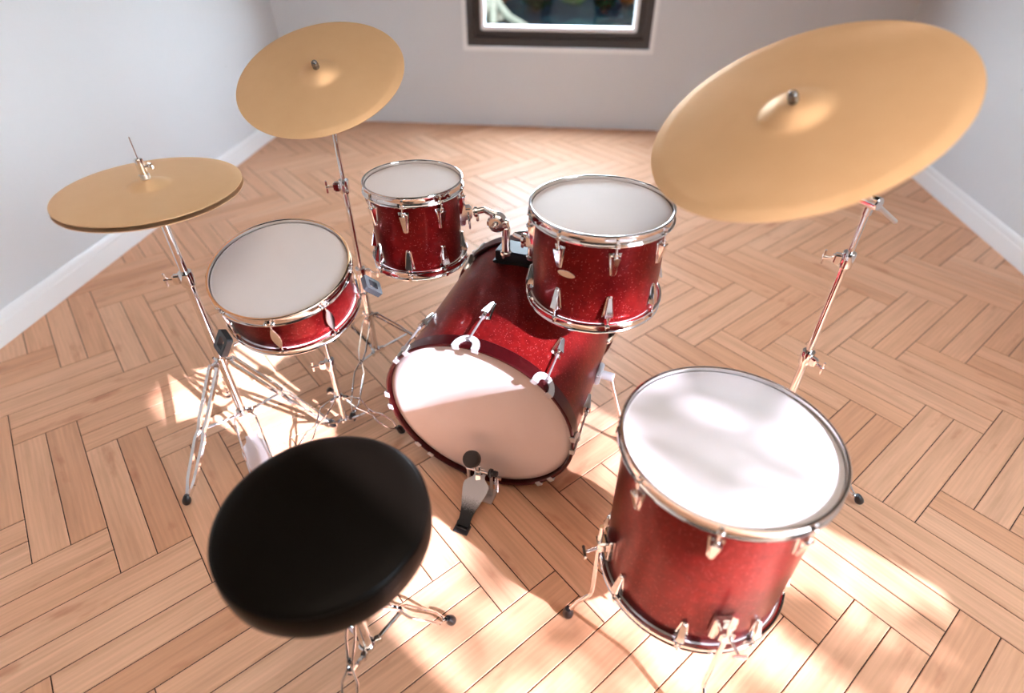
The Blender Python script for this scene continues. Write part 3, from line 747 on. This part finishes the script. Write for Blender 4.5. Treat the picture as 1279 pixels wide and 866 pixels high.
def cymbal_tip(root, c, n, R, bh, start):
    """rod, felt and nut through the bell of a cymbal"""
    topz = bh*R+.020*R
    a = loc(root, c+n*start); b = loc(root, c+n*(topz+0.012))
    obj('cymbal_rod', MB().cyl(a, b, 0.0036, 12), M['chrome'], root)
    obj('felt_washer', MB().cyl(loc(root, c+n*(topz-0.028)), loc(root, c+n*(topz-0.004)), 0.013, 22, 0.011), M['felt'], root)
    nu = MB().cyl(loc(root, c+n*(topz+0.0012)), loc(root, c+n*(topz+0.014)), 0.0085, 18).ball(loc(root, c+n*(topz+0.014)), 0.0080)
    obj('cap_nut', nu, M['dark_metal'], root)

def stand_body(root, base, feet, zcl1, zcl2, zhub, zcol, ztop, ang):
    B = Vector((base.x, base.y, 0)); Z = lambda z: B+Vector((0, 0, z))
    obj('base_tube', MB().cyl(loc(root, Z(zcol-0.012)), loc(root, Z(zcl2)), 0.0105, 18), M['chrome'], root)
    obj('middle_tube', MB().cyl(loc(root, Z(zcl2)), loc(root, Z(zcl1)), 0.0085, 18), M['chrome'], root)
    obj('upper_tube', MB().cyl(loc(root, Z(zcl1)), loc(root, Z(ztop)), 0.0066, 18), M['chrome'], root)
    clamp(root, Z(zcl2), 0.0105, ang[1]); clamp(root, Z(zcl1), 0.0088, ang[0])
    obj('leg_hub', hub_mb(root, Z(zhub), 0.0105, feet), M['chrome'], root)
    obj('lower_collar', hub_mb(root, Z(zcol), 0.0105, feet, 0.018), M['chrome'], root)
    for f_ in feet:
        d = Vector((f_.x-B.x, f_.y-B.y, 0)).normalized()
        leg_pair(root, Z(zhub)+d*0.022, f_, PIN, 0.0030, None, Z(zcol)+d*0.018, .45)
bL = S(-.469, 1.104); feetL = [S(-.482, .918), S(-.640, 1.222), S(-.297, 1.19)]
stL = thing('cymbal_stand', 'chrome tripod cymbal stand under the tilted crash cymbal, behind the snare drum', 'cymbal stand', T(bL.x, bL.y, 0))
stand_body(stL, bL, feetL, .522*H, .311*H, .187*H, .082*H, .665*H, (195, 10))
jL = cL-nL*(.058*H)
tl = MB().tube([loc(stL, (bL.x, bL.y, .655*H)), loc(stL, (bL.x, bL.y, .674*H)), loc(stL, jL)], 0.0085, 14).cyl(loc(stL, Vector((bL.x-.016, bL.y, .674*H))), loc(stL, Vector((bL.x+.016, bL.y, .674*H))), 0.012, 20)
obj('tilter', tl, M['chrome'], stL)
cymbal_tip(stL, cL, nL, RcL, .085, -.060*H)

bR = S(.468, .884); feetR = [S(.646, .798), S(.39, 1.063), S(.30, .79)]
stR = thing('cymbal_stand', 'chrome boom cymbal stand holding the largest cymbal, behind the floor tom', 'cymbal stand', T(bR.x, bR.y, 0))
stand_body(stR, bR, feetR, .526*H, .317*H, .187*H, .082*H, .622*H, (170, -60))
tR = Vector((bR.x, bR.y, .6285*H)); jR = cR-nR*(.028*H); bdir = (jR-tR).normalized()
sdv = bdir.cross(Vector((0, 0, 1))).normalized()
tl = MB().cyl(loc(stR, tR-sdv*0.019), loc(stR, tR+sdv*0.019), 0.0145, 22).cyl(loc(stR, tR-Vector((0, 0, 0.030))), loc(stR, tR-Vector((0, 0, 0.002))), 0.0095, 16)
tl.cyl(loc(stR, tR+sdv*0.018), loc(stR, tR+sdv*0.032), 0.0035, 10).bbox(loc(stR, tR+sdv*0.035), (0.008, 0.008, 0.026), 0.002)
obj('tilter', tl, M['chrome'], stR)
ba = MB().cyl(loc(stR, tR-bdir*0.150+Vector((0, 0, 0.004))), loc(stR, jR), 0.0052, 14).cyl(loc(stR, jR-bdir*0.006), loc(stR, jR+nR*0.010), 0.009, 16)
obj('boom_arm', ba, M['satin_steel'], stR)
cymbal_tip(stR, cR, nR, RcR, .075, -.028*H)

# hi-hat stand ------------------------------------------------------
feetH = [S(-.748, .650), S(-.519, .898), S(-.822, .970)]
hh = thing('hi_hat_stand', 'chrome hi-hat stand with flat double legs and a foot pedal, at the left', 'hi-hat stand', T(hhp.x, hhp.y, 0))
Z = lambda z: Vector((hhp.x, hhp.y, z))
obj('lower_tube', MB().cyl(loc(hh, Z(.095*H)), loc(hh, Z(.445*H)), 0.0112, 20), M['chrome'], hh)
obj('upper_tube', MB().cyl(loc(hh, Z(.445*H)), loc(hh, Z(.585*H)), 0.0092, 20).cyl(loc(hh, Z(.581*H)), loc(hh, Z(.5915*H)), 0.015, 20, 0.012), M['chrome'], hh)
clamp(hh, Z(.4475*H), 0.0112, 195)
obj('pull_rod', MB().cyl(loc(hh, Z(.588*H)), loc(hh, Z(.705*H)), 0.0012, 8), M['chrome'], hh)
bt_ = .0755*RH*1.0
zt = hz+.1057*RH
cl = MB().cyl(loc(hh, Z(zt+0.006)), loc(hh, Z(zt+0.046)), 0.0088, 20)
clu = obj('clutch', cl, M['chrome'], hh)
obj('felt_washer', MB().cyl(loc(hh, Z(zt+0.0006)), loc(hh, Z(zt+0.0125)), 0.0108, 20), M['satin_steel'], clu)
wq = T(*loc(hh, Z(zt+0.028))) @ RZ(rad(20))
obj('wing_bolt', MB().cyl(wq @ Vector((0.006, 0, 0)), wq @ Vector((0.016, 0, 0)), 0.003, 10).bbox((0.018, 0, 0.008), (0.004, 0.007, 0.014), 0.0018, wq @ Matrix.Rotation(rad(25), 4, 'Y')).bbox((0.018, 0, -0.008), (0.004, 0.007, 0.014), 0.0018, wq @ Matrix.Rotation(rad(-25), 4, 'Y')), M['chrome'], clu)
obj('leg_hub', hub_mb(hh, Z(.249*H), 0.0112, feetH, 0.034), M['chrome'], hh)
obj('lower_collar', hub_mb(hh, Z(.104*H), 0.0112, feetH, 0.022), M['chrome'], hh)
for f_ in feetH:
    d = Vector((f_.x-hhp.x, f_.y-hhp.y, 0)).normalized()
    leg_pair(hh, Z(.249*H)+d*0.026, f_, HAT, 0.004, (0.0105, 0.008), Z(.104*H)+d*0.020, .48)
pdir = Vector((.60, -.80, 0)).normalized(); psd = Vector((-pdir.y, pdir.x, 0))
hp0 = Z(0)+pdir*0.030; hp1 = Z(0)+pdir*0.245
mpp = Matrix((psd*-1, -pdir, Vector((0, 0, 1)))).transposed().to_4x4(); mpp.translation = hp1
tlt = math.atan2(.052, 0.215); Lh = 0.215/math.cos(tlt)
fb = obj('footboard', MB().prism(board_outline(Lh, 0.040), 0, 0.004, None, 0.0006), M['satin_steel'], hh, hh.matrix_basis.inverted() @ mpp @ T(0, 0, 0.012) @ Matrix.Rotation(tlt, 4, 'X'))
hl = MB().bbox((0, -0.012, 0.005), (0.070, 0.034, 0.008), 0.0015, hh.matrix_basis.inverted() @ mpp)
for s_ in (-1, 1):
    hl.tube([loc(hh, Z(.098*H)+psd*s_*0.018), loc(hh, Z(.085*H)+psd*s_*0.030+pdir*0.008), loc(hh, hp1+psd*s_*0.036+Vector((0, 0, 0.008)))], 0.0028, 8)
obj('pedal_frame', hl, M['chrome'], hh)
obj('chain', MB().tube([loc(hh, Z(.095*H)), loc(hh, Z(.075*H)+pdir*0.004), loc(hh, hp0+Vector((0, 0, 0.064)))], 0, flat=(0.010, 0.003)), M['matt_nickel'], hh)

# snare stand --------------------------------------------------------
sb = S(-.489, .896); sq = thing('snare_stand', 'low chrome snare stand with bent wire legs and grey rubber grips', 'snare stand', T(sb.x, sb.y, 0))
Z = lambda z: Vector((sb.x, sb.y, z))
feetS = [S(-.350, .895), S(-.572, 1.013), S(-.575, .785)]
obj('lower_tube', MB().cyl(loc(sq, Z(.026*H)), loc(sq, Z(.205*H)), 0.0088, 18), M['chrome'], sq)
obj('upper_tube', MB().cyl(loc(sq, Z(.205*H)), loc(sq, Z(.330*H)), 0.0070, 18), M['chrome'], sq)
clamp(sq, Z(.205*H), 0.0088, 200)
obj('leg_hub', hub_mb(sq, Z(.107*H), 0.0088, feetS, 0.022), M['chrome'], sq)
obj('lower_collar', hub_mb(sq, Z(.036*H), 0.0088, feetS, 0.014), M['chrome'], sq)
for f_ in feetS:
    d = Vector((f_.x-sb.x, f_.y-sb.y, 0)).normalized()
    leg_pair(sq, Z(.107*H)+d*0.020, f_, SNR, 0.0028, None, Z(.036*H)+d*0.016, .44)
topS = Z(.326*H)
obj('tilter', MB().cyl(loc(sq, topS+Vector((-0.016, 0, 0))), loc(sq, topS+Vector((0.016, 0, 0))), 0.013, 20), M['chrome'], sq)
nS = Vector((.0403, -.2724, 1)).normalized()
for ang in (-134, 25, 140):
    rim = frS @ (RZ(rad(ang)) @ Vector((.126*H+0.012, 0, -0.010)))
    und = frS @ (RZ(rad(ang)) @ Vector((.126*H*0.55, 0, -0.036)))
    ar = obj('basket_arm', MB().tube([loc(sq, topS), loc(sq, und), loc(sq, rim-nS*0.016)], 0.0048, 10), M['chrome'], sq)
    # grip: a rounded frame with a slot, standing outside the hoop
    gq = sq.matrix_basis.inverted() @ frS @ RZ(rad(ang)) @ T(.126*H+0.0225, 0, -0.006) @ Matrix.Rotation(rad(-38), 4, 'Y') @ Matrix(((0, 0, 1, 0), (1, 0, 0, 0), (0, 1, 0, 0), (0, 0, 0, 1)))
    outer = rrect(-0.025, 0.025, -0.030, 0.026, 0.007); inner = rrect(-0.0125, 0.0125, -0.016, 0.013, 0.004)
    gb = ringframe(outer, inner, 0.0, 0.015, gq)
    obj('grip', gb, M['grip'], ar)

# ------------------------------------------------------------------ throne
tb_ = S(-.2723, .3885); thr = thing('drum_throne', 'round black padded drum throne on a low wire tripod, nearest the camera', 'stool', T(tb_.x, tb_.y, 0))
Z = lambda z: Vector((tb_.x, tb_.y, z))
zt, zb, RT = .4165*H, .3640*H, .1296*H
pr = [(0.0, zb), (RT-0.012, zb), (RT-0.004, zb+0.003), (RT, zb+0.012), (RT+0.001, zb+0.035), (RT-0.0005, zt-0.014), (RT-0.004, zt-0.006), (RT-0.010, zt-0.0025), (RT*0.80, zt-0.0005), (RT*0.4, zt+0.001), (0.0, zt+0.0015)]
seat = obj('seat', MB().lathe(pr, 96), M['vinyl'], thr, None, 60)
obj('piping', MB().torus(RT-0.0035, 0.0022, zt-0.0085, 96), M['vinyl'], seat)
obj('seat_plate', MB().cyl((0, 0, zb-0.012), (0, 0, zb+0.001), 0.060, 32), M['black_paint'], thr)
obj('lower_tube', MB().cyl((0, 0, .06*H), (0, 0, .22*H), 0.0125, 20), M['chrome'], thr)
obj('upper_tube', MB().cyl((0, 0, .22*H), (0, 0, zb-0.010), 0.0100, 20), M['chrome'], thr)
clamp(thr, Z(.215*H), 0.0125, -40)
feetT = [polar(tb_, 33, .1435*H), polar(tb_, -87, .1435*H), polar(tb_, 153, .1435*H)]
obj('leg_hub', hub_mb(thr, Z(.185*H), 0.0125, feetT), M['chrome'], thr)
obj('lower_collar', hub_mb(thr, Z(.068*H), 0.0125, feetT, 0.018), M['chrome'], thr)
TH = [(0.0, .007, 0), (.12, .009, 0), (.30, .0045, 0), (.36, .0045, 0), (.46, .015, 0), (.86, .015, 0), (.96, .003, 0), (1.0, .002, 0)]
for f_ in feetT:
    d = Vector((f_.x-tb_.x, f_.y-tb_.y, 0)).normalized()
    leg_pair(thr, Z(.185*H)+d*0.026, f_, TH, 0.0034, None, Z(.068*H)+d*0.022, .40)

# ------------------------------------------------------------------ outdoors
def foliage(name, mb_pts, size, material, seed, parent=None):
    """crown of small folded leaves at the given points"""
    rg = random.Random(seed); verts, faces, tn = [], [], []
    for p in mb_pts:
        e = Euler((rg.uniform(0, 6.3), rg.uniform(0, 6.3), rg.uniform(0, 6.3))).to_matrix(); s_ = size*rg.uniform(.6, 1.3); o = len(verts)
        for q in ((0, -1, 0), (.32, -.45, .12), (.40, .1, .16), (0, 1, 0), (-.40, .1, .16), (-.32, -.45, .12)): verts.append(tuple(Vector(p)+e @ (Vector(q)*s_)))
        faces += [(o, o+1, o+2, o+3), (o, o+3, o+4, o+5)]; t_ = rg.random(); tn += [t_, t_]
    me = bpy.data.meshes.new(name); me.from_pydata(verts, [], faces); at = me.attributes.new('tone', 'FLOAT', 'FACE'); at.data.foreach_set('value', tn)
    me.materials.append(material); o = bpy.data.objects.new(name, me); C.objects.link(o); o.parent = parent; return o
GZ = -0.16
struct('ground', MB().box((0, 14, GZ-0.1), (80, 60, 0.2)), M['ground'])
# pale tree seen through the back window
pt = S(-1.0, 7.45); pale = thing('garden_tree', 'pale tree trunk with spreading roots seen through the window', 'tree', T(pt.x, pt.y, GZ))
rg = random.Random(3)
tr = MB().tube([(0, 0, -0.05), (0.01, 0, 0.18), (-0.01, 0.02, 0.5), (0.03, 0, 1.2), (-0.02, 0.03, 2.4), (0.02, 0, 3.6)], [.17, .125, .10, .09, .085, .06], 18)
obj('trunk', tr, M['bark_pale'], pale)
for a_, L in ((-50, 1.15), (-82, .80), (-108, .75), (-150, .8), (80, .6)):
    d = Vector((math.cos(rad(a_)), math.sin(rad(a_)), 0)); sd = Vector((-d.y, d.x, 0)); w = rg.uniform(-.08, .08)
    obj('root', MB().tube([d*0.06+Vector((0, 0, 0.36)), d*0.18+Vector((0, 0, 0.20)), d*L*0.45+sd*w+Vector((0, 0, 0.09)), d*L*0.8+sd*w*0.4+Vector((0, 0, 0.02)), d*L+Vector((0, 0, -0.02))], [.06, .065, .055, .045, .02], 12), M['bark_pale'], pale)
for a_, z_ in ((20, 2.3), (150, 2.6), (-70, 2.9)):
    d = Vector((math.cos(rad(a_)), math.sin(rad(a_)), 0))
    obj('branch', MB().tube([Vector((0, 0, z_)), d*0.4+Vector((0, 0, z_+0.5)), d*0.7+Vector((0, 0, z_+1.2))], [.05, .035, .015], 10), M['bark_pale'], pale)
def shrub(label, x, y, w, h, material, n, seed):
    rg = random.Random(seed); ro = thing('garden_shrub', label, 'shrub', T(x, y, GZ))
    obj('stem', MB().tube([(0, 0, -0.03), (0.01, 0, h*0.5), (0, 0.01, h*0.85)], [.03, .022, .01], 8), M['bark'], ro)
    pts = []
    while len(pts) < n:
        p = Vector((rg.uniform(-1, 1), rg.uniform(-1, 1), rg.uniform(-1, 1)))
        if p.length <= 1 and p.length > rg.random()*0.8: pts.append((p.x*w/2, p.y*0.35, h*0.52+p.z*h*0.48))
    foliage('foliage', pts, 0.055, material, seed, ro)
ys = 8.05*H
shr = [('dark leafy shrub left of the pale tree through the window', -1.62, .9, .62, 'leaf_dark'), ('orange shrub right of the pale trunk through the window', -0.62, .5, .55, 'leaf_orange'),
       ('dark shrub between orange and green ones through the window', -.12, .6, .60, 'leaf_dark'), ('bright green shrub in the middle of the window view', .30, .62, .55, 'leaf_green'),
       ('dark shrub right of the bright green one through the window', .66, .4, .66, 'leaf_dark'), ('orange shrub at the right of the window view', .95, .42, .60, 'leaf_orange'), ('green shrub at the far right of the window view', 1.35, .6, .60, 'leaf_green')]
for i, (lb, x, w, h, mt_) in enumerate(shr): shrub(lb, x*1.42-0.55, ys+(i % 2)*0.75, w, h, M[mt_], 520, 40+i)
CLUSTERS = [((.02, .90, .60), .15, .10, 3), ((.12, .86, .56), .12, .09, 3), ((.27, .753, .79), .21, .15, 3), ((-.1, .95, .41), .12, .06, 2.5),
    ((.33, .655, .443), .13, .026, 5, 8), ((.18, .640, .443), .11, .020, 5, 8), ((.29, .575, .443), .09, .012, 5, 12), ((.17, .56, .443), .04, .010, 4, 10), ((.20, .50, .443), .05, .012, 4.5, 15), ((.14, .535, .443), .04, .010, 4.5, 10), ((.25, .455, .443), .08, .014, 4.5, 18),
    ((.30, .45, .22), .10, .035, 3.5, 0), ((.62, .50, 0), .13, .020, 4.5, 8), ((.66, .42, 0), .12, .022, 4.5, 14), ((.74, .47, 0), .06, .04, 2.2, 0), ((.50, .44, 0), .10, .020, 4, 10), ((.44, .54, 0), .06, .03, 4, 10), ((.3, .36, 0), .12, .016, 3, 10), ((.12, .40, 0), .10, .018, 3, 5),
    ((.02, .47, 0), .09, .018, 3, 10), ((-.05, .62, 0), .12, .035, 3.5, 5), ((.06, .66, 0), .07, .018, 3, 5), ((-.16, .50, 0), .07, .018, 3, 0), ((-.10, .43, 0), .06, .016, 3, 0)]
# leafy tree outside the right-hand window: dapples the sun
az = Vector((.838, -.546, 0)).normalized(); el = rad(31.0)
sun_dir = Vector((az.x*math.cos(el), az.y*math.cos(el), math.sin(el)))
tp = S(1.554+0.95, 0.20); leafy = thing('leafy_tree', 'leafy tree outside the right-hand window, seen only by the shadows it throws', 'tree', T(tp.x, tp.y, GZ))
obj('trunk', MB().tube([(0, 0, -0.05), (0.03, 0, .8), (-0.02, 0.05, 1.8), (0.05, 0.1, 3.4), (0, 0, 5.2)], [.14, .11, .10, .08, .04], 14), M['bark'], leafy)

# leaf clusters hang where the sunbeam to each shaded place crosses the crown
rg = random.Random(11); pts = []; twigs = []
def cluster(p, ru, rv, cover, ang=0.0):
    n = max(3, int(cover*PI*ru*rv*H*H/0.0019))
    p = Vector(p)*H; t_ = (tp.x-p.x+rg.uniform(-.2, .2))/sun_dir.x; c = p+sun_dir*t_
    e1 = Vector((sun_dir.y, -sun_dir.x, 0)).normalized(); e2 = sun_dir.cross(e1)
    if e2.z < 0: e2 = -e2
    ca, sa = math.cos(rad(ang)), math.sin(rad(ang)); twigs.append(c)
    for _ in range(n):
        a_, r_ = rg.uniform(0, 2*PI), math.sqrt(rg.random())
        u, v = ru*H*r_*math.cos(a_), rv*H*r_*math.sin(a_)
        q = c+e1*(u*ca-v*sa)+e2*(u*sa+v*ca)+sun_dir*rg.gauss(0, .10)
        pts.append(q-Vector((tp.x, tp.y, GZ)))
for cl_ in CLUSTERS: cluster(*cl_)
for _ in range(1500):                       # the rest of the crown, above the beam
    pts.append((rg.gauss(0, .7), rg.gauss(-.6, .9), rg.uniform(5.0, 6.5)))
foliage('foliage', pts, 0.05, M['leaf_tree'], 5, leafy)
for c in twigs:
    q = c-Vector((tp.x, tp.y, GZ))
    z0_ = max(0.8, min(4.8, q.z-0.5))
    obj('branch', MB().tube([Vector((0.02, 0.04, z0_)), Vector((q.x*.5, q.y*.5, z0_*.45+q.z*.55)), q], [.020, .013, .005], 7), M['bark'], leafy)

# ------------------------------------------------------------------ light
w = bpy.data.worlds.new('sky'); bpy.context.scene.world = w; w.use_nodes = True; t = w.node_tree
bg = t.nodes['Background']; tc = t.nodes.new('ShaderNodeTexCoord'); sx = t.nodes.new('ShaderNodeSeparateXYZ'); cr = t.nodes.new('ShaderNodeValToRGB')
t.links.new(tc.outputs['Generated'], sx.inputs[0]); t.links.new(sx.outputs[2], cr.inputs[0]); t.links.new(cr.outputs[0], bg.inputs[0])
cr.color_ramp.elements[0].position = 0.0; cr.color_ramp.elements[0].color = (0.80, 0.92, 1.0, 1)
cr.color_ramp.elements[1].position = 0.7; cr.color_ramp.elements[1].color = (0.62, 0.80, 1.0, 1)
bg.inputs[1].default_value = 19.0
sl = bpy.data.lights.new('sun', 'SUN'); sl.energy = 17; sl.angle = rad(0.9); sl.color = (0.95, 0.90, 1.1)
so = bpy.data.objects.new('sun', sl); C.objects.link(so); so.rotation_euler = sun_dir.to_track_quat('Z', 'Y').to_euler(); so.location = sun_dir*12
sc = bpy.context.scene
sc.cycles.use_denoising = True; sc.cycles.max_bounces = 10; sc.cycles.diffuse_bounces = 6; sc.cycles.glossy_bounces = 5
sc.cycles.sample_clamp_indirect = 8; sc.cycles.caustics_reflective = False; sc.cycles.caustics_refractive = False
sc.view_settings.view_transform = 'Standard'; sc.view_settings.look = 'None'; sc.view_settings.gamma = 1; sc.view_settings.use_curve_mapping = False
sc.view_settings.exposure = 0.55
# ------------------------------------------------------------------ camera
cd = bpy.data.cameras.new('camera'); cam = bpy.data.objects.new('camera', cd); C.objects.link(cam)
cd.lens = 20; cd.sensor_width = 36; cd.sensor_fit = 'HORIZONTAL'; cd.clip_start = 0.02
cam.location = (0, 0, H); cam.rotation_euler = (rad(90-38.385), 0, rad(5.950))
cd.dof.use_dof = True; cd.dof.focus_distance = 1.07*H; cd.dof.aperture_fstop = 1.25
sc.camera = cam
